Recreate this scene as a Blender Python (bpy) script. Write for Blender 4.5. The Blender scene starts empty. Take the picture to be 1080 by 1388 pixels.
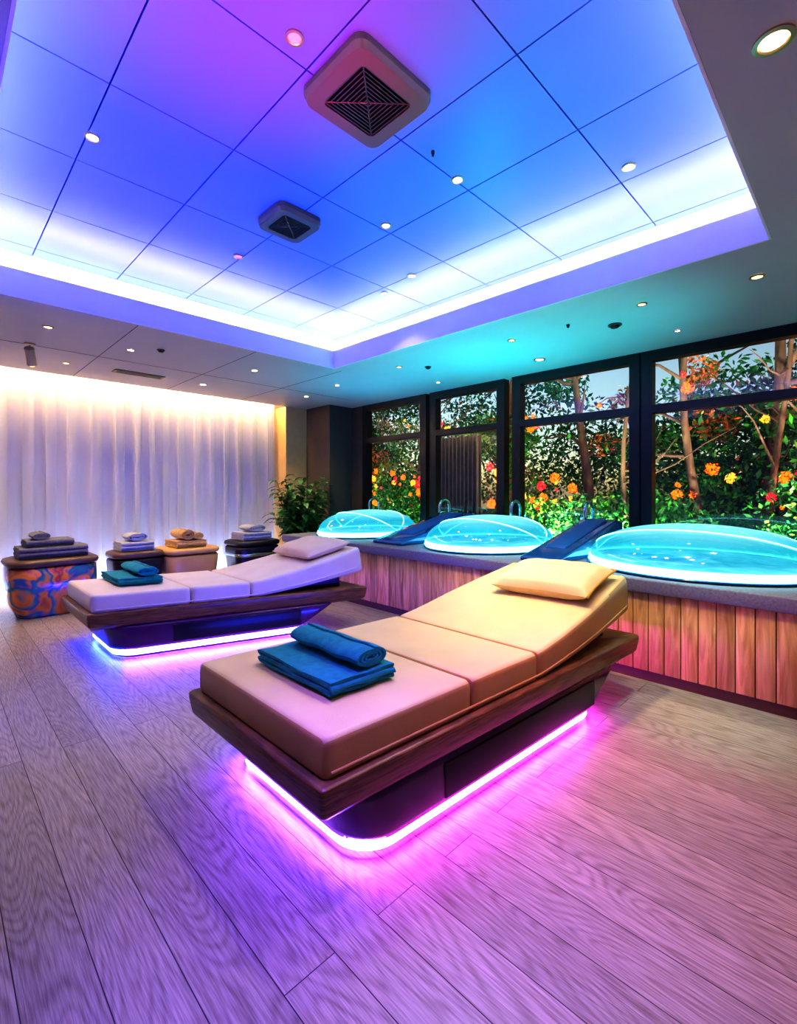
import bpy, bmesh, math, random
import numpy as np
from mathutils import Vector, Matrix
random.seed(7); np.random.seed(7)
S = bpy.context.scene
S.view_settings.view_transform = 'Standard'
try: S.view_settings.look = 'High Contrast'
except Exception as ex: print('look', ex)
S.view_settings.exposure = -0.18
COL = S.collection

# ---------------------------------------------------------------- materials
def new_mat(name):
    m = bpy.data.materials.new(name); m.use_nodes = True
    nt = m.node_tree
    for n in list(nt.nodes): nt.nodes.remove(n)
    out = nt.nodes.new('ShaderNodeOutputMaterial')
    return m, nt, out
def N(nt, t, **kw):
    n = nt.nodes.new(t)
    for k, v in kw.items():
        if k in n.inputs: n.inputs[k].default_value = v
        else: setattr(n, k, v)
    return n
def pr(name, col, rough=0.5, metal=0.0, var=0.08, vscale=8, bump=0.0, bscale=80, coat=0.0, sheen=0.0, stretch=None):
    m, nt, out = new_mat(name)
    b = N(nt, 'ShaderNodeBsdfPrincipled')
    nt.links.new(b.outputs[0], out.inputs[0])
    b.inputs['Roughness'].default_value = rough
    b.inputs['Metallic'].default_value = metal
    b.inputs['Coat Weight'].default_value = coat
    b.inputs['Sheen Weight'].default_value = sheen
    tc = N(nt, 'ShaderNodeTexCoord'); mp = N(nt, 'ShaderNodeMapping')
    nt.links.new(tc.outputs['Object'], mp.inputs[0])
    if stretch: mp.inputs['Scale'].default_value = stretch
    nz = N(nt, 'ShaderNodeTexNoise'); nz.inputs['Scale'].default_value = vscale; nz.inputs['Detail'].default_value = 5
    nt.links.new(mp.outputs[0], nz.inputs[0])
    rp = N(nt, 'ShaderNodeValToRGB')
    rp.color_ramp.elements[0].position = .3; rp.color_ramp.elements[1].position = .7
    rp.color_ramp.elements[0].color = (*[max(0, c*(1-var)) for c in col], 1)
    rp.color_ramp.elements[1].color = (*[min(1, c*(1+var)) for c in col], 1)
    nt.links.new(nz.outputs['Fac'], rp.inputs[0]); nt.links.new(rp.outputs[0], b.inputs['Base Color'])
    if bump > 0:
        n2 = N(nt, 'ShaderNodeTexNoise'); n2.inputs['Scale'].default_value = bscale; n2.inputs['Detail'].default_value = 4
        nt.links.new(mp.outputs[0], n2.inputs[0])
        bp = N(nt, 'ShaderNodeBump'); bp.inputs['Strength'].default_value = bump; bp.inputs['Distance'].default_value = .01
        nt.links.new(n2.outputs['Fac'], bp.inputs['Height']); nt.links.new(bp.outputs[0], b.inputs['Normal'])
    return m
def em(name, col, s):
    m, nt, out = new_mat(name)
    e = N(nt, 'ShaderNodeEmission'); e.inputs[0].default_value = (*col, 1); e.inputs[1].default_value = s
    nt.links.new(e.outputs[0], out.inputs[0]); return m
def wood(name, c1, c2, stretch, rough=.4, scale=3, bump=.2, island=0.0):
    m, nt, out = new_mat(name)
    b = N(nt, 'ShaderNodeBsdfPrincipled'); b.inputs['Roughness'].default_value = rough
    nt.links.new(b.outputs[0], out.inputs[0])
    tc = N(nt, 'ShaderNodeTexCoord'); mp = N(nt, 'ShaderNodeMapping'); mp.inputs['Scale'].default_value = stretch
    geo = N(nt, 'ShaderNodeNewGeometry')
    mul = N(nt, 'ShaderNodeVectorMath', operation='SCALE'); mul.inputs['Scale'].default_value = 37.0
    nt.links.new(geo.outputs['Random Per Island'], mul.inputs[0])
    add = N(nt, 'ShaderNodeVectorMath', operation='ADD')
    nt.links.new(tc.outputs['Object'], mp.inputs[0]); nt.links.new(mp.outputs[0], add.inputs[0]); nt.links.new(mul.outputs[0], add.inputs[1])
    nz = N(nt, 'ShaderNodeTexNoise'); nz.inputs['Scale'].default_value = scale; nz.inputs['Detail'].default_value = 7; nz.inputs['Distortion'].default_value = 1.2
    nt.links.new(add.outputs[0], nz.inputs[0])
    rp = N(nt, 'ShaderNodeValToRGB'); rp.color_ramp.elements[0].position = .32; rp.color_ramp.elements[1].position = .68
    rp.color_ramp.elements[0].color = (*c1, 1); rp.color_ramp.elements[1].color = (*c2, 1)
    nt.links.new(nz.outputs['Fac'], rp.inputs[0])
    hs = N(nt, 'ShaderNodeHueSaturation')
    mr = N(nt, 'ShaderNodeMapRange'); mr.inputs['To Min'].default_value = 1-island; mr.inputs['To Max'].default_value = 1+island
    nt.links.new(geo.outputs['Random Per Island'], mr.inputs[0]); nt.links.new(mr.outputs[0], hs.inputs['Value'])
    nt.links.new(rp.outputs[0], hs.inputs['Color']); nt.links.new(hs.outputs[0], b.inputs['Base Color'])
    bp = N(nt, 'ShaderNodeBump'); bp.inputs['Strength'].default_value = bump; bp.inputs['Distance'].default_value = .004
    nt.links.new(nz.outputs['Fac'], bp.inputs['Height']); nt.links.new(bp.outputs[0], b.inputs['Normal'])
    return m

def floor_mat():
    m, nt, out = new_mat('oak_plank_floor')
    b = N(nt, 'ShaderNodeBsdfPrincipled')
    nt.links.new(b.outputs[0], out.inputs[0])
    tc = N(nt, 'ShaderNodeTexCoord'); mp = N(nt, 'ShaderNodeMapping'); mp.inputs['Rotation'].default_value = (0, 0, math.pi/2)
    nt.links.new(tc.outputs['Object'], mp.inputs[0])
    br = N(nt, 'ShaderNodeTexBrick'); br.offset = .37; br.offset_frequency = 2
    br.inputs['Scale'].default_value = 1; br.inputs['Brick Width'].default_value = 3.1; br.inputs['Row Height'].default_value = .175
    br.inputs['Mortar Size'].default_value = .0018; br.inputs['Mortar Smooth'].default_value = .2; br.inputs['Bias'].default_value = 0
    br.inputs['Color1'].default_value = (0, 0, 0, 1); br.inputs['Color2'].default_value = (1, 1, 1, 1); br.inputs['Mortar'].default_value = (.5, .5, .5, 1)
    nt.links.new(mp.outputs[0], br.inputs[0])
    sc = N(nt, 'ShaderNodeVectorMath', operation='SCALE'); sc.inputs['Scale'].default_value = 23
    nt.links.new(br.outputs['Color'], sc.inputs[0])
    add = N(nt, 'ShaderNodeVectorMath', operation='ADD')
    nt.links.new(tc.outputs['Object'], add.inputs[0]); nt.links.new(sc.outputs[0], add.inputs[1])
    # cathedral figure: contour lines of a stretched noise
    mp2 = N(nt, 'ShaderNodeMapping'); mp2.inputs['Scale'].default_value = (7, 1.0, 1)
    nt.links.new(add.outputs[0], mp2.inputs[0])
    nz = N(nt, 'ShaderNodeTexNoise'); nz.inputs['Scale'].default_value = .9; nz.inputs['Detail'].default_value = .5; nz.inputs['Distortion'].default_value = .2
    nt.links.new(mp2.outputs[0], nz.inputs[0])
    mm = N(nt, 'ShaderNodeMath', operation='MULTIPLY'); mm.inputs[1].default_value = 75
    nt.links.new(nz.outputs['Fac'], mm.inputs[0])
    sn = N(nt, 'ShaderNodeMath', operation='SINE'); nt.links.new(mm.outputs[0], sn.inputs[0])
    pw = N(nt, 'ShaderNodeMath', operation='POWER'); pw.inputs[1].default_value = 4
    ab = N(nt, 'ShaderNodeMath', operation='ABSOLUTE'); nt.links.new(sn.outputs[0], ab.inputs[0]); nt.links.new(ab.outputs[0], pw.inputs[0])
    mp3 = N(nt, 'ShaderNodeMapping'); mp3.inputs['Scale'].default_value = (150, 6, 1)
    nt.links.new(add.outputs[0], mp3.inputs[0])
    n3 = N(nt, 'ShaderNodeTexNoise'); n3.inputs['Scale'].default_value = 1.5; n3.inputs['Detail'].default_value = 6
    nt.links.new(mp3.outputs[0], n3.inputs[0])
    ma = N(nt, 'ShaderNodeMath', operation='MULTIPLY_ADD'); ma.inputs[1].default_value = -.15
    nt.links.new(pw.outputs[0], ma.inputs[0]); nt.links.new(n3.outputs['Fac'], ma.inputs[2])
    rp = N(nt, 'ShaderNodeValToRGB')
    rp.color_ramp.elements[0].position = .20; rp.color_ramp.elements[1].position = .70
    rp.color_ramp.elements[0].color = (.22, .17, .125, 1); rp.color_ramp.elements[1].color = (.52, .45, .36, 1)
    nt.links.new(ma.outputs[0], rp.inputs[0])
    hs = N(nt, 'ShaderNodeHueSaturation'); mr = N(nt, 'ShaderNodeMapRange'); mr.inputs['To Min'].default_value = .85; mr.inputs['To Max'].default_value = 1.15
    nt.links.new(br.outputs['Color'], mr.inputs[0]); nt.links.new(mr.outputs[0], hs.inputs['Value']); nt.links.new(rp.outputs[0], hs.inputs['Color'])
    mx = N(nt, 'ShaderNodeMix', data_type='RGBA')
    mx.inputs[7].default_value = (.03, .02, .018, 1)
    nt.links.new(br.outputs['Fac'], mx.inputs[0]); nt.links.new(hs.outputs[0], mx.inputs[6]); nt.links.new(mx.outputs[2], b.inputs['Base Color'])
    b.inputs['Roughness'].default_value = .32
    inv = N(nt, 'ShaderNodeMath', operation='SUBTRACT'); nt.links.new(ma.outputs[0], inv.inputs[0]); nt.links.new(br.outputs['Fac'], inv.inputs[1])
    bp = N(nt, 'ShaderNodeBump'); bp.inputs['Strength'].default_value = .25; bp.inputs['Distance'].default_value = .004
    nt.links.new(inv.outputs[0], bp.inputs['Height']); nt.links.new(bp.outputs[0], b.inputs['Normal'])
    return m

M = {}
M['floor'] = floor_mat()
M['white'] = pr('ceiling_paint', (.82, .80, .86), .6, var=.02)
M['fascia'] = pr('fascia_paint', (.88, .82, .86), .6, var=.02)
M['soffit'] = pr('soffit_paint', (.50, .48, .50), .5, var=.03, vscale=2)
M['tile'] = pr('ceiling_tile_lit_blue', (.13, .20, .80), .35, var=.03, vscale=1.5)  # blue light on the white ceiling is put into the tile colour
M['seam'] = pr('seam_dark', (.01, .01, .02), .8)
M['cream'] = pr('cream_wall_paint', (.76, .54, .25), .7, var=.05)
M['darkwall'] = pr('dark_column_paint', (.11, .085, .075), .6)
M['wall'] = pr('wall_paint', (.55, .52, .55), .7, var=.04)
M['frame'] = pr('window_frame_black', (.012, .014, .02), .35)
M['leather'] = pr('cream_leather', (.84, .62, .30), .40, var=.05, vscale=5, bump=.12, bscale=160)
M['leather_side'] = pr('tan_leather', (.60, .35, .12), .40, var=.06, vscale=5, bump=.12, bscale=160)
M['leather2'] = pr('pale_leather', (.78, .65, .56), .42, var=.05, vscale=5, bump=.12, bscale=160)
M['pillow'] = pr('pillow_cloth', (.90, .70, .34), .6, var=.04, bump=.15, bscale=60)
M['pillow2'] = pr('pillow_cloth_pale', (.84, .64, .44), .6, var=.04, bump=.15, bscale=60)
M['gold'] = pr('pillow_gold_trim', (.55, .30, .05), .4)
M['bedwood'] = wood('walnut_frame', (.09, .038, .014), (.30, .14, .05), (2, 2, 30), .32, scale=2.2, bump=.15)
M['base'] = pr('gloss_plum_lacquer', (.08, .010, .08), .25, coat=.5)
M['basedark'] = pr('black_lacquer', (.014, .007, .02), .35)
M['teal'] = pr('teal_terry', (.0, .33, .40), .95, var=.2, vscale=30, bump=.9, bscale=260, sheen=.12)
M['gray_t'] = pr('gray_terry', (.20, .19, .21), .95, var=.2, vscale=30, bump=.9, bscale=260, sheen=.3)
M['tan_t'] = pr('mustard_terry', (.70, .42, .12), .95, var=.2, vscale=30, bump=.9, bscale=260, sheen=.3)
M['white_t'] = pr('pale_terry', (.50, .51, .55), .95, var=.1, vscale=30, bump=.9, bscale=260, sheen=.3)
M['stone'] = pr('grey_stone_coping', (.22, .22, .255), .65, var=.2, vscale=60, bump=.2)
M['plank'] = wood('cedar_cladding', (.46, .24, .065), (.85, .55, .22), (7, 7, .7), .5, scale=3, bump=.15, island=.25)
M['toe'] = pr('toe_kick', (.09, .04, .02), .5)
M['chrome'] = pr('chrome', (.50, .65, .80), .18, 1.0, var=.02)
M['navy'] = pr('navy_gelcoat', (.01, .09, .30), .18, coat=.7)
M['navypad'] = pr('blue_pad', (.02, .14, .38), .4)
M['black'] = pr('black_plastic', (.012, .012, .015), .4)
M['grille'] = pr('grille_metal', (.07, .07, .07), .35, .6)
M['acwhite'] = pr('ac_cover', (.10, .09, .09), .4, var=.02)
M['led_cove'] = em('cove_led', (.90, .84, 1.0), 34)
M['led_warm'] = em('curtain_led', (1.0, .66, .28), 85)
M['glow_floor'] = em('curtain_bottom_glow', (.55, .66, 1.0), 75)
M['lampw'] = em('lamp_warmwhite', (1.0, .86, .66), 25)
M['lamppink'] = em('lamp_pink', (1.0, .05, .50), 8)
M['lampamb'] = em('lamp_amber', (1.0, .62, .18), 16)
M['trimring'] = pr('lamp_ring', (.45, .36, .25), .3, .8)
M['led_mag'] = em('led_magenta', (.78, .07, 1.0), 52)
M['led_vio'] = em('led_violet', (.22, .07, 1.0), 90)
M['led_blue'] = em('led_blue', (.02, .04, 1.0), 120)
M['pot'] = pr('plant_pot', (.05, .045, .045), .4)
M['leafd'] = pr('houseplant_leaf', (.07, .22, .06), .4, var=.3, vscale=6)
M['g1'] = pr('leaf_green', (.06, .42, .04), .5, var=.4, vscale=3)
M['g2'] = pr('leaf_dark', (.012, .12, .03), .5, var=.4, vscale=3)
M['g3'] = pr('leaf_lime', (.22, .55, .05), .5, var=.4, vscale=3)
M['g4'] = pr('leaf_orange', (.85, .20, .03), .5, var=.4, vscale=3)
M['bark'] = pr('bark', (.20, .11, .075), .9, var=.4, vscale=12, bump=.8, bscale=20, stretch=(1, 1, .2))
M['ground'] = pr('garden_soil', (.03, .05, .02), .9, var=.4)
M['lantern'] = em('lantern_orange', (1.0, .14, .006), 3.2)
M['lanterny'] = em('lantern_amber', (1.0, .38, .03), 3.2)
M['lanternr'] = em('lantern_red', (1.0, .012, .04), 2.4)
M['drape'] = pr('brown_drape', (.22, .13, .11), .8, var=.15)

def curtain_mat():
    m, nt, out = new_mat('sheer_curtain')
    d = N(nt, 'ShaderNodeBsdfDiffuse'); d.inputs[0].default_value = (.88, .88, .96, 1)
    t = N(nt, 'ShaderNodeBsdfTranslucent'); t.inputs[0].default_value = (.86, .88, .98, 1)
    mx = N(nt, 'ShaderNodeMixShader'); mx.inputs[0].default_value = .45
    tc = N(nt, 'ShaderNodeTexCoord'); mp = N(nt, 'ShaderNodeMapping'); mp.inputs['Scale'].default_value = (60, 60, 1.5)
    nz = N(nt, 'ShaderNodeTexNoise'); nz.inputs['Scale'].default_value = 1.5
    bp = N(nt, 'ShaderNodeBump'); bp.inputs['Strength'].default_value = .15
    nt.links.new(tc.outputs['Object'], mp.inputs[0]); nt.links.new(mp.outputs[0], nz.inputs[0]); nt.links.new(nz.outputs['Fac'], bp.inputs['Height'])
    nt.links.new(bp.outputs[0], d.inputs['Normal'])
    nt.links.new(d.outputs[0], mx.inputs[1]); nt.links.new(t.outputs[0], mx.inputs[2]); nt.links.new(mx.outputs[0], out.inputs[0])
    return m
M['curtain'] = curtain_mat()
def glass_mat():
    m, nt, out = new_mat('window_glass')
    t = N(nt, 'ShaderNodeBsdfTransparent'); t.inputs[0].default_value = (.95, .97, 1, 1)
    g = N(nt, 'ShaderNodeBsdfGlossy'); g.inputs['Roughness'].default_value = .01
    lw = N(nt, 'ShaderNodeLayerWeight'); lw.inputs[0].default_value = .5
    pw = N(nt, 'ShaderNodeMath', operation='POWER'); pw.inputs[1].default_value = 4
    mr = N(nt, 'ShaderNodeMapRange'); mr.inputs['To Min'].default_value = .07; mr.inputs['To Max'].default_value = .9
    mx = N(nt, 'ShaderNodeMixShader')
    nt.links.new(lw.outputs['Facing'], pw.inputs[0]); nt.links.new(pw.outputs[0], mr.inputs[0])
    nt.links.new(mr.outputs[0], mx.inputs[0]); nt.links.new(t.outputs[0], mx.inputs[1]); nt.links.new(g.outputs[0], mx.inputs[2]); nt.links.new(mx.outputs[0], out.inputs[0])
    return m
M['glass'] = glass_mat()
def dome_mat():
    m, nt, out = new_mat('glowing_acrylic_dome')
    t = N(nt, 'ShaderNodeBsdfTransparent'); t.inputs[0].default_value = (.55, .93, 1, 1)
    e = N(nt, 'ShaderNodeEmission'); e.inputs[1].default_value = 1.35
    tc = N(nt, 'ShaderNodeTexCoord'); sp = N(nt, 'ShaderNodeSeparateXYZ'); nt.links.new(tc.outputs['Object'], sp.inputs[0])
    mz = N(nt, 'ShaderNodeMapRange'); mz.inputs['From Min'].default_value = .80; mz.inputs['From Max'].default_value = 1.09
    nt.links.new(sp.outputs['Z'], mz.inputs[0])
    rp = N(nt, 'ShaderNodeValToRGB'); ee = rp.color_ramp.elements
    ee[0].position = 0; ee[0].color = (.20, .92, 1.0, 1); ee[1].position = 1; ee[1].color = (.24, .72, .80, 1)
    q = ee.new(.30); q.color = (.015, .38, .54, 1)
    q = ee.new(.6); q.color = (.02, .42, .56, 1)
    nt.links.new(mz.outputs[0], rp.inputs[0]); nt.links.new(rp.outputs[0], e.inputs[0])
    g = N(nt, 'ShaderNodeBsdfGlossy'); g.inputs['Roughness'].default_value = .06; g.inputs[0].default_value = (.9, 1, 1, 1)
    lw = N(nt, 'ShaderNodeLayerWeight'); lw.inputs[0].default_value = .35
    mr = N(nt, 'ShaderNodeMapRange'); mr.inputs['To Min'].default_value = .62; mr.inputs['To Max'].default_value = 1
    nt.links.new(lw.outputs['Facing'], mr.inputs[0])
    m1 = N(nt, 'ShaderNodeMixShader'); nt.links.new(mr.outputs[0], m1.inputs[0]); nt.links.new(t.outputs[0], m1.inputs[1]); nt.links.new(e.outputs[0], m1.inputs[2])
    m2 = N(nt, 'ShaderNodeMixShader'); m2.inputs[0].default_value = .16
    nt.links.new(m1.outputs[0], m2.inputs[1]); nt.links.new(g.outputs[0], m2.inputs[2]); nt.links.new(m2.outputs[0], out.inputs[0])
    return m
M['dome'] = dome_mat()
def water_mat():
    m, nt, out = new_mat('lit_water')
    tc = N(nt, 'ShaderNodeTexCoord'); v = N(nt, 'ShaderNodeTexNoise'); v.inputs['Scale'].default_value = 3; v.inputs['Distortion'].default_value = 2
    rp = N(nt, 'ShaderNodeValToRGB'); rp.color_ramp.elements[0].color = (.01, .28, .42, 1); rp.color_ramp.elements[1].color = (.35, .95, 1, 1)
    rp.color_ramp.elements[0].position = .35; rp.color_ramp.elements[1].position = .7
    e = N(nt, 'ShaderNodeEmission'); e.inputs[1].default_value = 1.4
    nt.links.new(tc.outputs['Object'], v.inputs[0]); nt.links.new(v.outputs['Fac'], rp.inputs[0]); nt.links.new(rp.outputs[0], e.inputs[0]); nt.links.new(e.outputs[0], out.inputs[0])
    return m
M['water'] = water_mat()
M['led_cyan'] = em('led_cyan', (.18, .88, 1.0), 5.5)

# ---------------------------------------------------------------- geometry helpers
def mk(name, verts, faces, mats, parent=None, smooth=False, midx=None):
    me = bpy.data.meshes.new(name)
    me.from_pydata([tuple(v) for v in verts], [], [tuple(f) for f in faces])
    if not isinstance(mats, (list, tuple)): mats = [mats]
    for mt in mats: me.materials.append(mt)
    if midx is not None: me.polygons.foreach_set('material_index', midx)
    if smooth: me.polygons.foreach_set('use_smooth', [True]*len(me.polygons))
    me.update()
    o = bpy.data.objects.new(name, me); COL.objects.link(o)
    if parent: o.parent = parent
    return o
def empty(name, loc=(0, 0, 0)):
    e = bpy.data.objects.new(name, None); e.empty_display_size = .1; COL.objects.link(e); e.location = loc
    return e
class MB:
    def __init__(s): s.v = []; s.f = []; s.m = []
    def box(s, x0, x1, y0, y1, z0, z1, mi=0):
        b = len(s.v)
        s.v += [(x0, y0, z0), (x1, y0, z0), (x1, y1, z0), (x0, y1, z0), (x0, y0, z1), (x1, y0, z1), (x1, y1, z1), (x0, y1, z1)]
        for q in [(0, 3, 2, 1), (4, 5, 6, 7), (0, 1, 5, 4), (1, 2, 6, 5), (2, 3, 7, 6), (3, 0, 4, 7)]:
            s.f.append(tuple(b+i for i in q)); s.m.append(mi)
    def loft(s, rings, mi=0, cap0=True, cap1=True, closed=True, mfun=None):
        b = len(s.v); n = len(rings[0])
        for r in rings: s.v += [tuple(p) for p in r]
        for k in range(len(rings)-1):
            for i in range(n if closed else n-1):
                j = (i+1) % n
                s.f.append((b+k*n+i, b+k*n+j, b+(k+1)*n+j, b+(k+1)*n+i)); s.m.append(mfun(i, k) if mfun else mi)
        if cap0: s.f.append(tuple(b+i for i in reversed(range(n)))); s.m.append(mi)
        if cap1: s.f.append(tuple(b+(len(rings)-1)*n+i for i in range(n))); s.m.append(mi)
    def out(s, name, mats, parent=None, smooth=False, fn=None):
        v = [fn(p) for p in s.v] if fn else s.v
        return mk(name, v, s.f, mats, parent, smooth, s.m)
def box(name, x0, x1, y0, y1, z0, z1, mat, parent=None, bevel=0, fn=None):
    m = MB(); m.box(x0, x1, y0, y1, z0, z1); o = m.out(name, mat, parent, fn=fn)
    if bevel: addbevel(o, bevel)
    return o
def addbevel(o, w, seg=3, ang=35):
    md = o.modifiers.new('b', 'BEVEL'); md.width = w; md.segments = seg; md.limit_method = 'ANGLE'; md.angle_limit = math.radians(ang)
    o.data.polygons.foreach_set('use_smooth', [True]*len(o.data.polygons))
    return o
def rrect(x0, x1, y0, y1, r, z, n=6):
    P = []
    for cx, cy, a0 in [(x1-r, y1-r, 0), (x0+r, y1-r, 90), (x0+r, y0+r, 180), (x1-r, y0+r, 270)]:
        for i in range(n+1):
            a = math.radians(a0+90*i/n); P.append((cx+r*math.cos(a), cy+r*math.sin(a), z))
    return P
def tube(name, pts, rads, mat, parent=None, res=6):
    cu = bpy.data.curves.new(name, 'CURVE'); cu.dimensions = '3D'; cu.bevel_depth = 1; cu.bevel_resolution = res; cu.use_fill_caps = True
    sp = cu.splines.new('POLY'); sp.points.add(len(pts)-1)
    if not isinstance(rads, (list, tuple)): rads = [rads]*len(pts)
    for p, q, r in zip(sp.points, pts, rads): p.co = (*q, 1); p.radius = r
    sp.use_smooth = True
    cu.materials.append(mat)
    o = bpy.data.objects.new(name, cu); COL.objects.link(o)
    if parent: o.parent = parent
    return o
def cyl(mb, c, r, z0, z1, n=24, mi=0, r1=None):
    r1 = r if r1 is None else r1
    mb.loft([[(c[0]+r*math.cos(2*math.pi*i/n), c[1]+r*math.sin(2*math.pi*i/n), z0) for i in range(n)],
             [(c[0]+r1*math.cos(2*math.pi*i/n), c[1]+r1*math.sin(2*math.pi*i/n), z1) for i in range(n)]], mi)

# ---------------------------------------------------------------- room constants
H = 2.94; XW = 5.69; YB = 8.15; XL = -1.6; YN = -2.2
RX0, RX1, RY0, RY1 = .19, 3.67, .43, 4.83
LED = .25; ZL = 3.12; ZT = 3.40
box('floor', XL-.1, XW+.1, YN-.1, YB+.1, -.1, 0, M['floor'])
box('wall_back', XL, XW+.1, YB, YB+.12, 0, 3.6, M['wall'])
box('wall_left', XL-.12, XL, YN, YB, 0, 3.6, M['wall'])
box('wall_near', XL, XW, YN-.12, YN, 0, 3.6, M['wall'])
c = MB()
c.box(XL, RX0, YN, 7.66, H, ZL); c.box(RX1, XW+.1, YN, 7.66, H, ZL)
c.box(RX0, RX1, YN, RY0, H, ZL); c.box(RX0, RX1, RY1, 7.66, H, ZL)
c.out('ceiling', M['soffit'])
c = MB(); lp = .012; zlp = ZL+.042
c.box(RX0, RX0+lp, RY0+lp, RY1-lp, H-.002, zlp); c.box(RX1-lp, RX1, RY0+lp, RY1-lp, H-.002, zlp)
c.box(RX0, RX1, RY0, RY0+lp, H-.002, zlp); c.box(RX0, RX1, RY1-lp, RY1, H-.002, zlp)
c.out('trim_3', M['fascia'])
c = MB()
a, b_, d, e = RX0-LED, RX1+LED, RY0-LED, RY1+LED
c.box(a-.1, a, d-.1, e+.1, ZL, ZT+.03); c.box(b_, b_+.1, d-.1, e+.1, ZL, ZT+.03)
c.box(a, b_, d-.1, d, ZL, ZT+.03); c.box(a, b_, e, e+.1, ZL, ZT+.03)
c.out('trim_1', M['white'])
c = MB(); c.box(a-.1, b_+.1, d-.1, e+.1, ZT+.03, ZT+.1); c.out('ceiling_upper', M['seam'])
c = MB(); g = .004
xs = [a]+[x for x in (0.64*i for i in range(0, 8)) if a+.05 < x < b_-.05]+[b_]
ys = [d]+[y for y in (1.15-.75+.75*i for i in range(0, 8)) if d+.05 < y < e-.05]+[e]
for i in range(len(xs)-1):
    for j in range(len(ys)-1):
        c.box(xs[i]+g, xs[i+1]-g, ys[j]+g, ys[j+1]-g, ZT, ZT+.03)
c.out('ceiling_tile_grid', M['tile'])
c = MB(); q = .15; w = .04; z0 = ZL+.002; z1 = ZL+.018
c.box(RX0-q-w, RX0-q, RY0-q-w, RY1+q+w, z0, z1); c.box(RX1+q, RX1+q+w, RY0-q-w, RY1+q+w, z0, z1)
c.box(RX0-q, RX1+q, RY0-q-w, RY0-q, z0, z1); c.box(RX0-q, RX1+q, RY1+q, RY1+q+w, z0, z1)
c.out('cove_led_strip', M['led_cove'])
c = MB(); c.box(XL, XW, 7.66, YB, 3.14, 3.2); c.box(XL, XW, 7.60, 7.66, ZL, 3.2)
c.out('ceiling_curtain_pocket', M['white'])
box('curtain_led_strip', XL+.1, 4.6, 7.70, 7.74, 3.10, 3.135, M['led_warm'])
box('curtain_bottom_glow_strip', XL+.1, 4.6, 8.09, 8.12, .01, .03, M['glow_floor'])  # unseen glow strip, added behind the curtain to brighten its bottom
# curtain
nx = 900; zs = [.02, .4, .9, 1.4, 1.9, 2.4, 2.8, 3.08]; V = []; F = []
for iz, z in enumerate(zs):
    for i in range(nx):
        x = XL+.1+(4.66-XL-.1)*i/(nx-1)
        ph = 2*math.pi*x/.25+1.2*math.sin(x*2.3)+.8*math.sin(x*5.1)
        A = .070+.022*math.sin(x*3.7)
        V.append((x+.026*math.cos(ph*2), 7.93+A*math.sin(ph)*(.8+.2*z/3)+.012*math.sin(2.7*ph+z*.6), z))
for iz in range(len(zs)-1):
    for i in range(nx-1): F.append((iz*nx+i, iz*nx+i+1, (iz+1)*nx+i+1, (iz+1)*nx+i))
mk('sheer_curtain', V, F, M['curtain'], smooth=True)
box('wall_return', 4.70, XW+.1, 7.64, 8.14, 0, H, M['cream'])
box('wall_column', 5.15, XW+.1, 6.91, 7.638, 0, H, M['darkwall'])
# windows wall X = XW
c = MB(); FD = .12
segs = [(5.13, 6.51), (3.68, 4.87), (1.912, 3.38), (.27, 1.744), (-1.3, .10), (YN, -1.5)]
c.box(XW-.02, XW+FD, 6.60, 6.91, 0, H)
c.box(XW-.02, XW+FD, YN, 6.6, 0, .62)
c.out('wall_window', M['darkwall'])
ks = 1
for (y0, y1) in segs:
    e0 = empty('window_%d' % ks)
    m = MB(); t = .035
    m.box(XW-.03, XW+.10, y0-.09, y0+t, .62, H); m.box(XW-.03, XW+.10, y1-t, y1+.09, .62, H)
    m.box(XW-.03, XW+.10, y0+t, y1-t, H-.11, H); m.box(XW-.03, XW+.10, y0+t, y1-t, 2.25, 2.34); m.box(XW-.03, XW+.10, y0+t, y1-t, .62, .72)
    m.out('frame', M['frame'], e0)
    V = []; F = []
    for k_, (za, zb) in enumerate(((.72, 2.25), (2.34, H-.11))):
        V += [(XW+.03, y0+t, za), (XW+.03, y0+t, zb), (XW+.03, y1-t, zb), (XW+.03, y1-t, za)]; F.append(tuple(4*k_+i for i in range(4)))
    mk('glass_pane', V, F, M['glass'], e0)
    ks += 1

# ---------------------------------------------------------------- beds
def towel_fold(name, x0, x1, y0, y1, z, layers, mat, parent, fn, g=.016):
    P = []; r = g/2
    for l in range(layers):
        zc = z+g*.5+l*g
        ya, yb = (y0+r, y1-r) if l % 2 == 0 else (y1-r, y0+r)
        for i in range(9):
            P.append((ya+(yb-ya)*i/8, zc+.0015*math.sin(i*1.7+l)))
        if l < layers-1:
            s = 1 if l % 2 == 0 else -1
            for a_ in (-60, -30, 0, 30, 60):
                P.append((yb+s*r*1.1*math.cos(math.radians(a_)), zc+g/2+r*math.sin(math.radians(a_))))
    nx_ = 10; V = []; F = []
    for i in range(nx_):
        x = x0+(x1-x0)*i/(nx_-1)
        for j, (y, zz) in enumerate(P): V.append((x+.004*math.sin(j*.9), y+.004*math.sin(i*1.3+j*.2), zz+.002*math.sin(i*1.1+j*.5)))
    n = len(P)
    for i in range(nx_-1):
        for j in range(n-1): F.append((i*n+j, i*n+j+1, (i+1)*n+j+1, (i+1)*n+j))
    o = mk(name, [fn(v) for v in V], F, mat, parent, True)
    md = o.modifiers.new('s', 'SOLIDIFY'); md.thickness = g*.86; md.offset = 0
    addbevel(o, g*.3, 2); md = o.modifiers.new('ss', 'SUBSURF'); md.levels = 1; md.render_levels = 1
    return o
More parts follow.
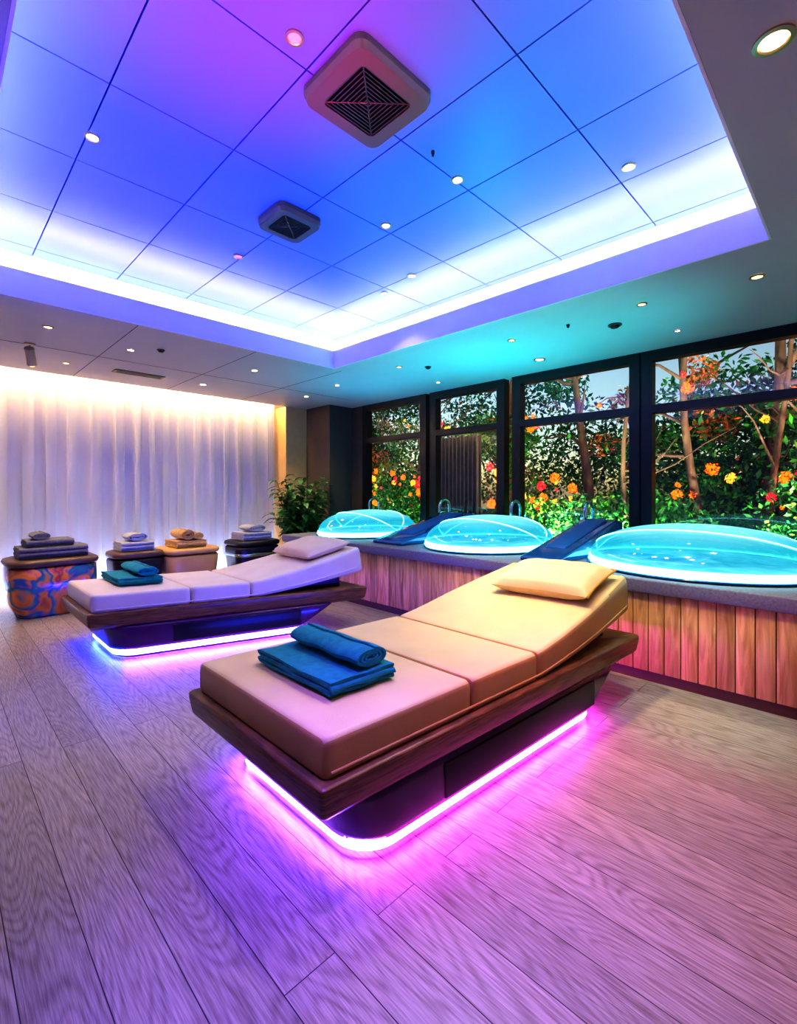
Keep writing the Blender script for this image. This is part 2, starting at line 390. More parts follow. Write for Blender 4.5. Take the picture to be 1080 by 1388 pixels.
def towel_roll(name, x0, x1, y0, y1, z, hgt, mat, parent, fn):
    P = []; cx = (x0+x1)/2; hw = (x1-x0)/2; cz = z+hgt/2; turns = 3.2; n = 60
    for i in range(n):
        t = i/(n-1); a_ = 2*math.pi*turns*t; s = .18+.82*t
        P.append((cx+(hw-.008)*s*math.cos(a_), cz+(hgt/2-.008)*s*math.sin(a_)))
    ny = 14; V = []; F = []
    for i in range(ny):
        y = y0+(y1-y0)*i/(ny-1)
        for j, (x, zz) in enumerate(P): V.append((x+.003*math.sin(i*.9+j*.3), y+.006*math.sin(j*.35)*(1 if i in (0, ny-1) else .3), zz+.003*math.sin(i*1.1)))
    for i in range(ny-1):
        for j in range(n-1): F.append((i*n+j, i*n+j+1, (i+1)*n+j+1, (i+1)*n+j))
    o = mk(name, [fn(v) for v in V], F, mat, parent, True)
    md = o.modifiers.new('s', 'SOLIDIFY'); md.thickness = .013; md.offset = 0
    addbevel(o, .004, 2)
    return o
def pillow(name, hx, hy, hz, mat, parent, fn, trim=None):
    n = 22; V = []; F = []
    for side in (1, -1):
        for i in range(n+1):
            for j in range(n+1):
                s = -1+2*i/n; t = -1+2*j/n
                th = ((1-s**4)*(1-t**4))**.45
                x = hx*s*(1-.05*(1-t*t)*abs(s)); y = hy*t*(1-.05*(1-s*s)*abs(t))
                wr = .004*math.sin(9*s+5*t)*math.cos(7*t)
                V.append((x, y, side*(hz*th)+wr*th))
    for k in (0, 1):
        o_ = k*(n+1)**2
        for i in range(n):
            for j in range(n):
                q = (o_+i*(n+1)+j, o_+(i+1)*(n+1)+j, o_+(i+1)*(n+1)+j+1, o_+i*(n+1)+j+1)
                F.append(q if k == 0 else q[::-1])
    o = mk(name, [fn(v) for v in V], F, mat, parent, True)
    if trim:
        pts = [fn((hx*(1-.05*(1-(-1+2*i/20)**2))+.004, hy*(-1+2*i/20), 0)) for i in range(21)]
        tube(name+'_trim', pts, .011, trim, parent, 3)
        pts = [fn((hx*(-1+2*i/20), -hy*(1-.05*(1-(-1+2*i/20)**2))-.003, 0)) for i in range(21)]
        tube(name+'_trim', pts, .008, trim, parent, 3)
    return o

def bed(F0, U, L, Vv, W, mats, leds, pil, towel_y, base_x1, y0b):
    root = empty('massage_bed')
    U = Vector(U).normalized(); Vn = Vector(Vv).normalized(); F0 = Vector(F0)
    def T(p): q = F0+U*p[0]+Vn*p[1]; return (q.x, q.y, p[2])
    m = MB()
    def rr(ins, z, ext=0): return rrect(ins, L-ins, ins, W-ins, .016, z, 4)
    m.loft([rr(.04, .272), rr(.012, .30), rr(.0, .375), rr(0, .40), rr(.012, .408)])
    o = m.out('wood_frame', M['bedwood'], root, fn=T); addbevel(o, .004, 2)
    xb = .53*L
    def rise(x):
        if x <= xb: return 0
        t = (x-xb)/(L-xb); return .27*(t**1.25)
    def sect(name, x0, x1):
        ins = .035; n = max(6, int((x1-x0)/.05)); m = MB()
        x0 += .004; x1 -= .004
        r = .03; zb = .402; zt = .55
        sc = []
        for cy, cz, a0 in [(W-ins-r, zt-r, 0), (ins+r, zt-r, 90), (ins+.02, zb+.02, 180), (W-ins-.02, zb+.02, 270)]:
            rad = r if cz > .45 else .02
            for i in range(6):
                a_ = math.radians(a0+90*i/5); sc.append((cy+rad*math.cos(a_), cz+rad*math.sin(a_)))
        rings = []
        rd = .024
        stn = [(x0+(x1-x0)*i/n, 0) for i in range(n+1)]
        stn = [(x0, rd), (x0+rd*.3, rd*.35), (x0+rd, 0)]+[s for s in stn if x0+rd*1.2 < s[0] < x1-rd*1.2]+[(x1-rd, 0), (x1-rd*.3, rd*.35), (x1, rd)]
        for x, sh in stn:
            R = rise(x); ring = []
            tp = max(0, (x-.70*L)/(.3*L)); tp = tp**1.5
            for y, z in sc:
                yy = y+(.03*tp if y < W/2 else -.13*tp); yy += (sh if y < W/2 else -sh)
                k_ = (z-zb)/(zt-zb)
                zz = z+R*(.62+.38*k_)
                zz += sh*(1 if k_ < .5 else -1)*.8
                zz += .006*math.sin(math.pi*min(1, max(0, (y-ins)/(W-2*ins))))*(k_ > .9)
                ring.append((x+.03*(R/.25)*(1-k_), yy, zz))
            rings.append(ring)
        m.loft(rings)
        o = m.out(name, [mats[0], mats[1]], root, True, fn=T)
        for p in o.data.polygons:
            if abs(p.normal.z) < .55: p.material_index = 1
        return o
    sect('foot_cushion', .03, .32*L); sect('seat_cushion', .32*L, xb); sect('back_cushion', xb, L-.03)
    for yy, tt in ((.034, .03), (W-.034, -.13)):
        pts = [T((x, yy+tt*max(0, (x-.70*L)/(.3*L))**1.5, .43+rise(x)*.68)) for x in np.linspace(.06, L-.06, 40)]
        tube('side_piping', pts, .006, mats[1], root, 3)
    m = MB(); xs_ = np.linspace(xb+.05, L-.2, 12)
    m.loft([[(x, .16, .405), (x, W-.22, .405), (x, W-.22, .403+rise(x)*.62+.002), (x, .16, .403+rise(x)*.62+.002)] for x in xs_])
    m.out('back_support', M['basedark'], root, fn=T)
    yb = y0b; m = MB()
    lv = [(.12, base_x1+.30, yb+.02, .285), (.14, base_x1+.24, yb+.005, .25), (.17, base_x1+.12, yb+.0, .17), (.18, base_x1+.02, yb+.0, .11), (.19, base_x1-.01, yb+.01, .082)]
    rings = [rrect(x0, x1, yi, W-yi, .17 if k > 1 else .14, z, 8) for k, (x0, x1, yi, z) in enumerate(lv)]
    m.loft(rings[::-1]); m.out('pedestal', M['base'], root, True, fn=T)
    m = MB(); m.loft([rrect(.25, base_x1-.07, yb+.07, W-yb-.07, .14, 0, 8), rrect(.25, base_x1-.07, yb+.07, W-yb-.07, .14, .081, 8)])
    m.out('plinth', M['basedark'], root, fn=T)
    for yy, s in ((yb, -1), (W-yb, 1)):
        m = MB(); e1, e2 = sorted((yy+s*.006, yy-s*.02)); m.box(.62, base_x1-.12, e1, e2, .105, .25)
        o = m.out('side_panel', M['basedark'], root, fn=T); addbevel(o, .004, 2)
    ro = rrect(.21, base_x1-.03, yb+.03, W-yb-.03, .155, 0, 8); nn = len(ro)
    rings = [[(x, y, z) for x, y, _ in ro] for z in (.03, .077)]
    def mf(i, k):
        j = (i+1) % nn; dx = ro[j][0]-ro[i][0]; dy = ro[j][1]-ro[i][1]
        nx_, ny_ = dy, -dx; l_ = math.hypot(nx_, ny_) or 1; nx_ /= l_; ny_ /= l_
        if ny_ < -.8: return 0
        if nx_ < -.3: return 1
        if ny_ > .5: return 2
        return 0
    m = MB(); m.loft(rings, cap0=False, cap1=False, mfun=mf)
    m.out('led_strip', leds, root, fn=T)
    px_, py_, ang, hz = pil
    zc = .55+rise(px_)+hz*.92
    sl = math.atan2(rise(px_+.15)-rise(px_-.15), .3)
    pe = empty('headrest_pillow')
    def TP(v):
        x, y, z = v
        ca, sa = math.cos(ang), math.sin(ang); x, y = x*ca-y*sa, x*sa+y*ca
        xx = x*math.cos(sl)-z*math.sin(sl); zz = x*math.sin(sl)+z*math.cos(sl)
        return T((px_+xx, py_+y, zc+zz))
    pillow('pillow_body', .23, .34, hz, mats[2], pe, TP, mats[3])
    te = empty('folded_towels')
    ty = towel_y
    towel_fold('towel_flat', ty[0], ty[0]+.34, ty[1], ty[1]+.58, .562, 4, M['teal'], te, T, .015)
    towel_roll('towel_rolled', ty[0]+.13, ty[0]+.33, ty[1]+.03, ty[1]+.55, .624, .085, M['teal'], te, T)
    return root
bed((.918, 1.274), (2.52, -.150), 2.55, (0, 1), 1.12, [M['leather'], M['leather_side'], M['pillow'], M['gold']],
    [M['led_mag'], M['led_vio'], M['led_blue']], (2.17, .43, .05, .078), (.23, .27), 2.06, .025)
bed((.900, 4.385), (2.30, -.72), 2.42, (0, 1), .99, [M['leather2'], M['leather2'], M['pillow2'], M['pillow2']],
    [M['led_vio'], M['led_blue'], M['led_blue']], (2.08, .46, .0, .075), (.30, .33), 1.85, .01)

# ---------------------------------------------------------------- tub bench
root = empty('tub_bench')
BY0, BY1 = -2.0, 6.1; BX = 3.73
box('stone_coping', BX-.03, XW-.035, BY0, BY1+.03, .645, .745, M['stone'], root, .012)
box('carcass', BX+.03, XW-.04, BY0, BY1, 0.0, .644, M['toe'], root)
m = MB(); y = BY0
while y < BY1-.01:
    w = .105; m.box(BX, BX+.028, y+.003, min(y+w, BY1)-.003, .075, .643); y += w
x = BX+.03
while x < XW-.15:
    m.box(x+.002, x+.103, BY1, BY1+.02, .075, .643); x += .105
o = m.out('cedar_planks', M['plank'], root); addbevel(o, .002, 1)
box('toe_kick', BX+.012, BX+.029, BY0, BY1, 0, .074, M['toe'], root)

def pod(cx, cy, rx, ry, wedge=None):
    root = empty('hydro_massage_pod')
    n = 56; zb = .747
    def el(fx, z, sx=1): return [(cx+rx*fx*math.cos(2*math.pi*i/n), cy+ry*fx*math.sin(2*math.pi*i/n), z) for i in range(n)]
    m = MB(); m.loft([el(.98, zb), el(1.02, zb+.006), el(1.02, zb+.016), el(.97, zb+.02)]); m.out('basin_rim', M['navy'], root, True)
    m = MB(); m.loft([el(.99, zb+.018), el(1.01, zb+.035), el(1.0, zb+.075), el(.96, zb+.08)], cap0=False, cap1=False); m.out('led_ring', M['led_cyan'], root, True)
    m = MB(); m.loft([el(.2, zb+.075), el(.955, zb+.07)], cap0=True, cap1=False); m.out('lit_water', M['water'], root)
    rings = []; ex = .9; hh = .285
    for k in range(17):
        t = k/16*math.pi/2*.985
        rings.append(el(.985*math.cos(t)**ex, zb+.078+hh*math.sin(t)))
    m = MB(); m.loft(rings, cap0=False); m.out('acrylic_dome', M['dome'], root, True)
    for s in (-.5, .5):
        pts = []
        for k in range(33):
            v = -1+2*k/32
            x_ = s*(1-v*v)**.5; rr_ = min(1, math.hypot(x_, v))
            t = math.acos(min(1, rr_)**(1/ex)) if rr_ < 1 else 0
            pts.append((cx+rx*.985*x_, cy+ry*.985*v, zb+.081+hh*math.sin(t)))
        tube('dome_rib', pts, .006, M['led_cyan'], root, 2)
    if wedge:
        yc = cy+ry+wedge/2; hw = wedge/2-.03; m = MB()
        prof = [(cx-.72, .747), (cx+.80, .747), (cx+.80, 1.05), (cx+.62, 1.08), (cx+.15, .97), (cx-.45, .84), (cx-.72, .79)]
        m.loft([[(x, yc-hw, z) for x, z in prof], [(x, yc+hw, z) for x, z in prof]])
        o = m.out('navy_headrest', M['navy'], root); addbevel(o, .025, 3)
        m = MB(); prof = [(cx-.40, .865), (cx+.15, .985), (cx+.58, 1.088)]
        m.loft([[(x, yc-hw*.55, z) for x, z in prof]+[(x, yc-hw*.55, z-.03) for x, z in prof[::-1]], [(x, yc+hw*.55, z) for x, z in prof]+[(x, yc+hw*.55, z-.03) for x, z in prof[::-1]]])
        o = m.out('headrest_pad', M['navypad'], root); addbevel(o, .01, 2)
    return root
pods = [(4.60, 1.05, .80, .84, .44), (4.62, 3.13, .80, .70, .56), (4.62, 5.24, .80, .62, None)]
for p in pods: pod(*p)
def faucet(x, y, k=1.35):
    root = empty('tub_faucet')
    z = .747
    for dy in (-.11, .11):
        m = MB(); cyl(m, (x, y+dy), .034, z, z+.03); cyl(m, (x, y+dy), .022, z+.03, z+.25*k); m.out('valve_post', M['chrome'], root, True)
        m = MB(); m.box(x-.06, x+.06, y+dy-.015, y+dy+.015, z+.25*k, z+.25*k+.028); m.out('lever', M['chrome'], root)
    pts = [(x, y, z+.2), (x, y, z+.34*k)]+[(x-.11+.11*math.cos(a_), y, z+.34*k+.10*math.sin(a_)) for a_ in np.linspace(.2, math.pi, 10)]+[(x-.22, y, z+.27*k)]
    tube('spout', pts, .021, M['chrome'], root)
    tube('bridge', [(x, y-.11, z+.18*k), (x, y+.11, z+.18*k)], .018, M['chrome'], root)
    m = MB(); cyl(m, (x, y), .03, z, z+.22); m.out('body', M['chrome'], root, True)
for (x, y) in [(5.52, 2.30), (5.52, 4.45), (5.52, 6.0), (5.52, .28), (5.5, 3.25)]: faucet(x, y, 1.2)

# ---------------------------------------------------------------- ottomans / towel stands at the back
def stand(name, cx, cy, rx, ry, h, bodymat, topmat, towels, style=0):
    root = empty(name)
    m = MB(); n = 8
    if style == 0:
        lv = [(.74, 0), (.80, .03), (.95, .18), (1.0, h*.6), (.98, h-.10), (.9, h-.085)]
    elif style == 1:
        lv = [(.86, 0), (.9, .02), (.97, h*.5), (1, h-.12), (.96, h-.10)]
    else:
        lv = [(.6, 0), (.7, .03), (.92, .2), (1, h*.75), (.99, h-.1), (.9, h-.085)]
    m.loft([rrect(cx-rx*s, cx+rx*s, cy-ry*s, cy+ry*s, min(rx, ry)*s*.55, z, n) for s, z in lv])
    m.out('body', bodymat, root, True)
    m = MB(); z = h-.085
    m.loft([rrect(cx-rx*s, cx+rx*s, cy-ry*s, cy+ry*s, min(rx, ry)*s*.5, zz, n) for s, zz in [(.9, z), (1.0, z+.012), (1.03, z+.04), (1.0, z+.07), (.9, z+.083)]])
    m.out('cushion_top', topmat, root, True)
    if style == 2:
        m = MB(); m.loft([rrect(cx-rx*s, cx+rx*s, cy-ry*s, cy+ry*s, min(rx, ry)*s*.55, zz, n) for s, zz in [(1.0, h*.62), (1.02, h*.64), (1.02, h*.67), (1.0, h*.69)]], cap0=False, cap1=False)
        m.out('band', M['chrome'], root, True)
    I = lambda p: p
    te = empty('towel_pile')
    kind, mt = towels
    if kind == 'stack':
        towel_fold('towel_lower', cx-rx*.75, cx+rx*.75, cy-ry*.7, cy+ry*.6, h+.004, 5, mt, te, I, .024)
        towel_fold('towel_upper', cx-rx*.6, cx+rx*.45, cy-ry*.55, cy+ry*.5, h+.128, 3, mt, te, I, .024)
        towel_roll('towel_roll', cx-rx*.5, cx-rx*.05, cy-ry*.5, cy+ry*.45, h+.202, .08, mt, te, I)
    elif kind == 'roll':
        towel_fold('towel_lower', cx-rx*.6, cx+rx*.5, cy-ry*.7, cy+ry*.6, h+.004, 4, mt, te, I, .024)
        towel_roll('towel_roll', cx-rx*.5, cx+rx*.1, cy-ry*.65, cy+ry*.55, h+.105, .15, mt, te, I)
        towel_roll('towel_roll_b', cx-rx*.02, cx+rx*.44, cy-ry*.6, cy+ry*.5, h+.105, .10, mt, te, I)
    else:
        towel_fold('towel_lower', cx-rx*.7, cx+rx*.6, cy-ry*.7, cy+ry*.6, h+.004, 5, mt, te, I, .024)
        towel_roll('towel_roll', cx-rx*.5, cx+rx*.4, cy-ry*.6, cy+ry*.45, h+.126, .11, mt, te, I)
def swirl_mat():
    m, nt, out = new_mat('lacquered_burl')
    b = N(nt, 'ShaderNodeBsdfPrincipled'); b.inputs['Roughness'].default_value = .25; b.inputs['Coat Weight'].default_value = .5
    tc = N(nt, 'ShaderNodeTexCoord'); nz = N(nt, 'ShaderNodeTexNoise'); nz.inputs['Scale'].default_value = 2.1; nz.inputs['Distortion'].default_value = 1.2; nz.inputs['Detail'].default_value = 2
    rp = N(nt, 'ShaderNodeValToRGB'); e_ = rp.color_ramp.elements
    e_[0].position = .28; e_[0].color = (.10, .03, .01, 1); e_[1].position = .76; e_[1].color = (.85, .26, .03, 1)
    for p, c_ in ((.40, (.80, .22, .03, 1)), (.47, (.02, .22, .18, 1)), (.52, (.04, .10, .22, 1)), (.57, (.80, .26, .03, 1)), (.66, (.40, .05, .05, 1))):
        q = e_.new(p); q.color = c_
    nt.links.new(tc.outputs['Object'], nz.inputs[0]); nt.links.new(nz.outputs['Fac'], rp.inputs[0]); nt.links.new(rp.outputs[0], b.inputs['Base Color']); nt.links.new(b.outputs[0], out.inputs[0])
    return m
M['burl'] = swirl_mat()
M['darkleather'] = pr('dark_leather', (.13, .07, .045), .4)
stand('towel_stool', 1.02, 6.70, .42, .36, .64, M['burl'], M['darkleather'], ('stack', M['gray_t']), 0)
stand('side_stool', 1.97, 6.95, .30, .28, .60, M['basedark'], M['darkleather'], ('fold', M['white_t']), 1)
stand('leather_ottoman', 2.66, 6.98, .37, .36, .59, M['leather_side'], M['leather_side'], ('roll', M['tan_t']), 1)
stand('drum_stool', 3.66, 6.95, .36, .32, .62, M['basedark'], M['black'], ('fold', M['white_t']), 2)

# ---------------------------------------------------------------- houseplant
root = empty('potted_plant'); px, py = 4.42, 6.72
m = MB(); m.loft([[(px+r*math.cos(2*math.pi*i/28), py+r*math.sin(2*math.pi*i/28), z) for i in range(28)] for r, z in [(.14, 0), (.17, .05), (.23, .40), (.24, .46), (.21, .46), (.20, .42)]])
m.out('pot', M['pot'], root, True)
V = []; F = []
for s in range(60):
    a_ = random.uniform(0, 6.28); lean = random.uniform(.05, .58); hh = random.uniform(.35, 1.18)
    if math.sin(a_) > .3: lean *= .8
    base = Vector((px+.08*math.cos(a_), py+.08*math.sin(a_), .42)); tip = Vector((px+lean*math.cos(a_), py+lean*math.sin(a_), .42+hh))
    tube('stem', [tuple(base.lerp(tip, t)+Vector((0, 0, .05*math.sin(math.pi*t)))) for t in (0, .3, .6, 1)], [.009, .007, .006, .003], M['leafd'], root, 1)
    for l in range(16):
        t = .25+.75*l/14; p = base.lerp(tip, t)
        aa = random.uniform(0, 6.28); dr = Vector((math.cos(aa), math.sin(aa), random.uniform(-.3, .7))).normalized()
        ln = random.uniform(.13, .22); sd = dr.cross(Vector((0, 0, 1))).normalized()*ln*.26
        b = len(V)
        for q, wd, dz in ((0, .1, 0), (.35, 1, .01), (.7, .8, -.01), (1, .05, -.05)):
            c_ = p+dr*ln*q+Vector((0, 0, dz)); V += [tuple(c_-sd*wd+Vector((0, 0, .008))), tuple(c_), tuple(c_+sd*wd+Vector((0, 0, .008)))]
        for k in range(3):
            for h_ in (0, 1): F.append((b+3*k+h_, b+3*k+h_+1, b+3*k+h_+4, b+3*k+h_+3))
mk('leaves', V, F, M['leafd'], root, True)

# ---------------------------------------------------------------- ceiling fittings
def ac_cassette(name, cx, cy, hx, hy, z, deep=.05):
    root = empty(name)
    m = MB(); ix, iy = hx*.66, hy*.66
    o1 = [rrect(cx-a_, cx+a_, cy-b2, cy+b2, r, zz, 6) for a_, b2, r, zz in [(hx, hy, .06, z), (hx, hy, .06, z-deep*.5), (hx*.95, hy*.95, .055, z-deep), (ix, iy, .03, z-deep), (ix, iy, .03, z-.005)]]
    m.loft(o1, cap0=False, cap1=False); m.out('cover', M['acwhite'], root, False)
    m = MB(); m.box(cx-ix, cx+ix, cy-iy, cy+iy, z-.012, z-.004); m.out('dark_cavity', M['black'], root)
    m = MB(); n = 8
    for k in range(1, n+1):
        s = k/n*.97; t = .0065
        x0, x1, y0, y1 = cx-ix*s, cx+ix*s, cy-iy*s, cy+iy*s; za, zb = z-deep*.9, z-deep*.55
        m.box(x0, x1, y0, y0+t, za, zb); m.box(x0, x1, y1-t, y1, za, zb)
        m.box(x0, x0+t, y0+t, y1-t, za, zb); m.box(x1-t, x1, y0+t, y1-t, za, zb)
    m.out('louvres', M['grille'], root)
    for sx, sy in ((1, 1), (1, -1)):
        tube('diagonal_rib', [(cx-ix*sx, cy-iy*sy, z-deep*.85), (cx+ix*sx, cy+iy*sy, z-deep*.85)], .005, M['grille'], root, 1)
ac_cassette('air_conditioner_cassette', 1.57, 1.79, .25, .235, ZT-.001, .06)
ac_cassette('air_conditioner_cassette', 1.90, 3.04, .18, .18, ZT-.001, .06)
def downlight(x, y, z, mat, r=.035, power=0, col=(1, .85, .65), name='downlight'):
    m = MB(); n = 24
    def ring(rr_, zz): return [(x+rr_*math.cos(2*math.pi*i/n), y+rr_*math.sin(2*math.pi*i/n), zz) for i in range(n)]
    m.loft([ring(r*1.35, z-.001), ring(r*1.35, z-.008), ring(r, z-.010), ring(r*.9, z-.004)], 0, cap0=False, cap1=False)
    m.loft([ring(r*.9, z-.004), ring(r*.3, z-.0045)], 1, cap0=False)
    m.out(name, [M['trimring'], mat])
    if power:
        l = bpy.data.lights.new('downlight_beam', 'SPOT'); l.energy = power; l.color = col; l.spot_size = math.radians(105); l.spot_blend = .9; l.shadow_soft_size = .05
        o = bpy.data.objects.new('downlight_beam', l); o.location = (x, y, z-.02); COL.objects.link(o)
for x, y, mt, r, p in [(1.15, 1.80, 'lamppink', .03, 0), (.665, 3.114, 'lampw', .03, 50), (2.418, 1.881, 'lampw', .03, 80), (2.454, 2.588, 'lampw', .03, 55),
                 (1.887, 3.823, 'lamppink', .03, 0), (3.198, 3.024, 'lampw', .03, 0), (3.288, 3.491, 'lampw', .025, 40), (3.067, 1.057, 'lampw', .03, 115)]:
    downlight(x, y, ZT, M[mt], r, p, (1, .80, .48))
for x, y, mt, r, p in [(2.05, .235, 'lampamb', .045, 40), (4.239, .58, 'lampamb', .035, 15), (4.19, 1.34, 'lampamb', .03, 0), (5.13, 1.32, 'lampw', .025, 0),
                 (4.254, 2.61, 'lampamb', .03, 8), (5.11, 2.76, 'lampw', .05, 0), (4.18, 4.17, 'lampamb', .03, 8), (5.176, 4.37, 'lampw', .03, 0),
                 (.813, 5.49, 'lampamb', .035, 110), (1.588, 5.75, 'lampw', .035, 65), (2.856, 6.89, 'lampw', .045, 75), (2.99, 5.61, 'lampw', .04, 50), (4.417, 6.56, 'lampw', .04, 120), (4.27, 5.545, 'lampw', .035, 0), (1.2, 6.9, 'lampamb', .03, 95)]:
    downlight(x, y, H, M[mt], r, p, (1, .74, .42))
def detector(x, y, z, r, name='smoke_detector'):
    m = MB(); cyl(m, (x, y), r, z-.012, z-.001); cyl(m, (x, y), r*.55, z-.03, z-.012, mi=1, r1=r*.75); m.out(name, [M['acwhite'], M['black']])
detector(4.536, 1.686, H, .06); detector(2.116, 1.828, ZT, .011, 'sprinkler_head'); detector(4.228, 1.994, H, .016, 'sprinkler_head'); detector(4.434, 3.912, H, .04)
detector(1.823, 5.513, H, .04)
M['canm'] = pr('spot_can_beige', (.55, .45, .33), .4)
root = empty('ceiling_spotlight')
m = MB(); cyl(m, (.77, 6.25), .05, H-.02, H-.001); m.out('mount', M['canm'], root, False)
tube('arm', [(.77, 6.25, H-.02), (.77, 6.25, H-.07)], .01, M['canm'], root)
tube('can', [(.76, 6.22, H-.06), (.80, 6.34, H-.20)], .045, M['canm'], root)
tube('lens', [(.80, 6.34, H-.2), (.801, 6.343, H-.203)], .036, M['lampamb'], root)
m = MB(); m.box(1.7, 2.3, 6.78, 6.96, H-.012, H-.001, 0)
for k in range(5): m.box(1.73, 2.27, 6.80+.03*k, 6.815+.03*k, H-.016, H-.012, 1)
m.out('air_vent', [M['acwhite'], M['grille']])
m = MB()
for x in (0.2, 1.4, 2.6, 3.8): m.box(x, x+.006, RY1+.02, 7.6, H-.002, H-.0005)
m.box(-1.5, XW-.6, 6.3, 6.306, H-.002, H-.0005)
m.out('trim_2', M['seam'])

# ---------------------------------------------------------------- garden
GR = empty('garden_planting')
box('garden_ground', XW+.2, 30, -12, 30, -.3, -.02, M['ground'])
def foliage(name, blobs, n, size, mats, wts, coh=.6):
    V = np.zeros((n*4, 3)); 
    w = np.array([b[3]*b[4]*b[5] for b in blobs])**.66; w /= w.sum()
    idx = np.random.choice(len(blobs), n, p=w); B = np.array(blobs)[idx]
    d_ = np.random.normal(size=(n, 3)); d_ /= np.linalg.norm(d_, axis=1)[:, None]
    r = np.random.uniform(.55, 1.05, (n, 1))
    c_ = B[:, :3]+d_*r*B[:, 3:6]
    c_[:, 0] = np.where(c_[:, 0] < 6.3, 6.3+np.abs(c_[:, 0]-6.3), c_[:, 0])
    u = np.random.normal(size=(n, 3)); u /= np.linalg.norm(u, axis=1)[:, None]
    v = np.cross(u, np.random.normal(size=(n, 3))); v /= np.linalg.norm(v, axis=1)[:, None]
    s = size*np.random.uniform(.6, 1.4, (n, 1))
    V[0::4] = c_-u*s; V[1::4] = c_+v*s*.42; V[2::4] = c_+u*s; V[3::4] = c_-v*s*.42
    F = np.arange(n*4).reshape(n, 4)
    base = np.random.choice(len(mats), len(blobs), p=np.array(wts)/sum(wts))
    mi = np.where(np.random.rand(n) < coh, base[idx], np.random.choice(len(mats), n, p=np.array(wts)/sum(wts)))
    return mk(name, V.tolist(), F.tolist(), mats, GR, False, mi.tolist())
G = [M['g1'], M['g2'], M['g3'], M['g4']]
def rb(n, x, y, z, r): return [(random.uniform(*x), random.uniform(*y), random.uniform(*z), *(random.uniform(*r) for _ in range(3))) for _ in range(n)]
foliage('garden_hedge', rb(66, (7.3, 8.8), (-3, 12), (.1, 1.2), (.35, .7)), 52000, .045, G, [5, 4.5, 1.5, .1])
foliage('garden_shrubs', rb(74, (9.2, 11.8), (-4, 17), (.6, 2.9), (.5, 1.1)), 56000, .065, G, [4, 8, 1, .3])
foliage('tree_canopy', rb(80, (9, 14), (-5, 20), (2.9, 6.5), (.5, 1.2)), 60000, .07, G, [3, 8, .8, .8])
foliage('autumn_foliage', rb(18, (9, 12), (-4, 4), (2.2, 3.8), (.2, .45)), 5000, .05, G, [.5, .5, .6, 4])
for k, (x, y, ht, r) in enumerate([(9.2, 1.1, 5, .14), (9.6, -.2, 5.5, .17), (10.5, 2.6, 5, .12), (8.9, 3.9, 4.6, .12), (10.2, 6.1, 5, .15), (11.4, .6, 6, .18), (9.4, 8.6, 5, .13), (11, -1.8, 5.5, .16), (8.7, -.9, 4, .09),
        (8.2, .45, 4.6, .07), (8.4, 1.9, 5, .08), (7.9, 2.6, 4.4, .05), (8.6, .9, 5, .055), (8.5, 5.6, 5, .07), (8.3, 7.6, 5, .07)]):
    pts = [(x+.12*math.sin(z*1.1+k*2)+.05*z*math.sin(k), y+.14*math.cos(z*.9+k), z) for z in np.linspace(-.1, ht, 9)]
    tube('trunk', pts, [r*(1-.7*i/8) for i in range(9)], M['bark'], GR, 3)
    for b in range(7):
        i = random.randint(3, 7); p = Vector(pts[i]); a_ = random.uniform(0, 6.28); ln = random.uniform(.6, 1.6)
        dr = Vector((math.cos(a_)*.6, math.sin(a_), random.uniform(.1, .8)))
        bp_ = [tuple(p+dr*ln*t+Vector((0, 0, .12*math.sin(t*5+b)))) for t in (0, .25, .5, .75, 1)]
        bp_ = [(max(6.3, q[0]), q[1], q[2]) for q in bp_]
        tube('branch', bp_, [r*.35*(1-.8*t) for t in (0, .25, .5, .75, 1)], M['bark'], GR, 2)
# glowing lantern clusters hung through the shrubs (one object)
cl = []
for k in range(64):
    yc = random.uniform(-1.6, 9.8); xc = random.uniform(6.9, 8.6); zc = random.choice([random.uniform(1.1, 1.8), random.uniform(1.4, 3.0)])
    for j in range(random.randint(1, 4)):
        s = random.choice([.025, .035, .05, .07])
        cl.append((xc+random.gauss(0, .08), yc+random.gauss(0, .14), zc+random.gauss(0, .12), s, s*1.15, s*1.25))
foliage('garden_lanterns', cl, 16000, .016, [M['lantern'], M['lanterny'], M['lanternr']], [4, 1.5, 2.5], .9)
V = []; F = []; n = 90
for z in (0, 1.2, 2.35):
    for i in range(n): 
        y = 4.75+1.1*i/(n-1); V.append((6.75+.05*math.sin(i*.9), y, z))
for k in range(2):
    for i in range(n-1): F.append((k*n+i, k*n+i+1, (k+1)*n+i+1, (k+1)*n+i))
mk('outdoor_privacy_drape', V, F, M['drape'], GR, True)

# ---------------------------------------------------------------- lights
def spot(name, loc, tgt, power, col, ang, blend=1, soft=.05):
    l = bpy.data.lights.new(name, 'SPOT'); l.energy = power; l.color = col; l.spot_size = math.radians(ang); l.spot_blend = blend; l.shadow_soft_size = soft
    o = bpy.data.objects.new(name, l); o.location = loc; COL.objects.link(o)
    o.rotation_euler = (Vector(tgt)-Vector(loc)).to_track_quat('-Z', 'Y').to_euler(); return o
spot('added_uplight_blue', (.75, 3.7, 1.2), (.75, 3.5, 3.4), 260, (.01, .02, 1), 95)  # uplights float in mid-air without fixtures, added to tint the ceiling
spot('added_uplight_blue', (.5, 2.7, 1.5), (.45, 2.6, 3.4), 100, (.06, .02, 1), 85)
spot('added_uplight_azure', (2.2, 3.0, 1.3), (2.3, 3.0, 3.4), 220, (.003, .22, 1), 95)
spot('added_uplight_magenta', (1.05, 1.6, 1.9), (1.0, 1.7, 3.4), 210, (1, .0, .10), 78)
spot('added_uplight_cyan', (2.6, 1.4, 1.5), (2.6, 1.5, 3.4), 125, (.0, .70, .55), 80)
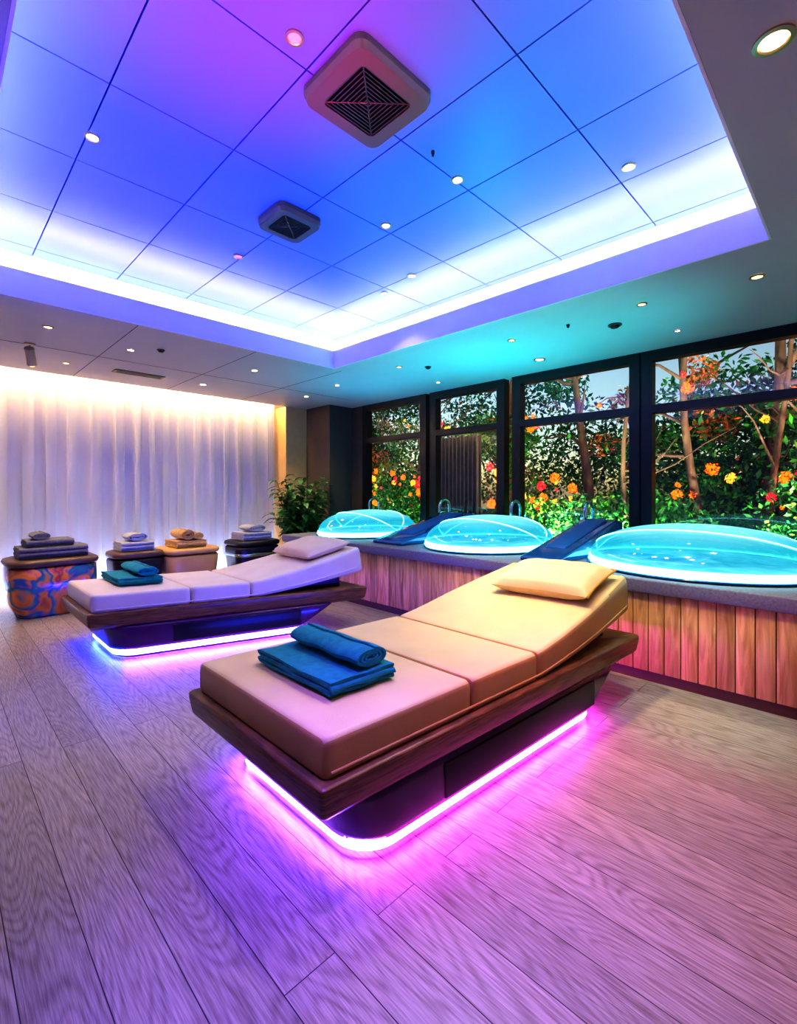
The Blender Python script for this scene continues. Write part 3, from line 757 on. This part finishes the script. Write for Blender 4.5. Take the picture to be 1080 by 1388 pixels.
spot('added_pod_glow', (4.4, 1.3, 1.12), (4.4, 2.0, 2.94), 100, (.0, .62, .66), 90)  # spots added above the domes to strengthen the pods' teal overhead
spot('added_pod_glow', (4.6, 3.15, 1.12), (4.5, 3.15, 2.94), 290, (.0, .62, .70), 120)
spot('added_pod_glow', (4.6, 5.24, 1.12), (4.5, 5.1, 2.94), 150, (.0, .48, .80), 115)
spot('added_floor_wash_violet', (.9, 1.3, 3.3), (.85, .95, 0), 480, (.24, .08, 1), 44)  # floor wash spots have no fixture, added to colour the floor
spot('added_floor_wash_blue', (.6, 3.4, 3.3), (.75, 3.75, 0), 200, (.06, .08, 1), 34)
spot('added_floor_wash_magenta', (2.1, 1.0, 3.3), (2.05, .72, 0), 190, (.9, .04, .80), 40)
spot('added_floor_wash_cyan', (3.2, .8, 3.3), (3.35, .75, 0), 190, (.0, .7, .8), 26)
spot('bed_accent_warm', (2.6, 1.9, 3.3), (2.8, 1.5, .6), 180, (1, .64, .22), 42)
spot('cladding_fill_warm', (2.6, 2.4, 3.3), (3.75, 2.2, .4), 130, (1, .70, .30), 50)  # warm spots added to offset the pink light on the planks
spot('cladding_fill_warm', (2.6, .8, 3.3), (3.75, .3, .35), 130, (1, .70, .30), 45)
for x, y, c_, p in [(6.6, 0, (1, .95, .7), 850), (6.6, 3, (.85, 1, .6), 850), (6.5, 6.8, (1, .85, .6), 300), (6.6, -2, (1, .9, .7), 350), (7.5, 9.5, (1, .8, .6), 180)]:
    spot('garden_fill_light', (x, y, .3), (9.2, y+.6, 1.9), p, c_, 140)  # added to light the planting, no such lamps in view
w = bpy.data.worlds.new('world'); S.world = w; w.use_nodes = True; nt = w.node_tree
bg = nt.nodes['Background']; sk = nt.nodes.new('ShaderNodeTexSky'); sk.sky_type = 'NISHITA'; sk.sun_elevation = math.radians(9); sk.sun_rotation = math.radians(200); sk.sun_disc = False
nt.links.new(sk.outputs[0], bg.inputs[0]); bg.inputs[1].default_value = .20

# ---------------------------------------------------------------- camera
cd = bpy.data.cameras.new('camera'); cd.sensor_fit = 'HORIZONTAL'; cd.sensor_width = 36; cd.lens = 36*640/1080; cd.shift_y = -30/1080; cd.clip_start = .02
co = bpy.data.objects.new('camera', cd); co.location = (0, 0, 1.4); co.rotation_euler = (math.pi/2, 0, -math.pi/4); COL.objects.link(co); S.camera = co
print('LOOK', S.view_settings.look)
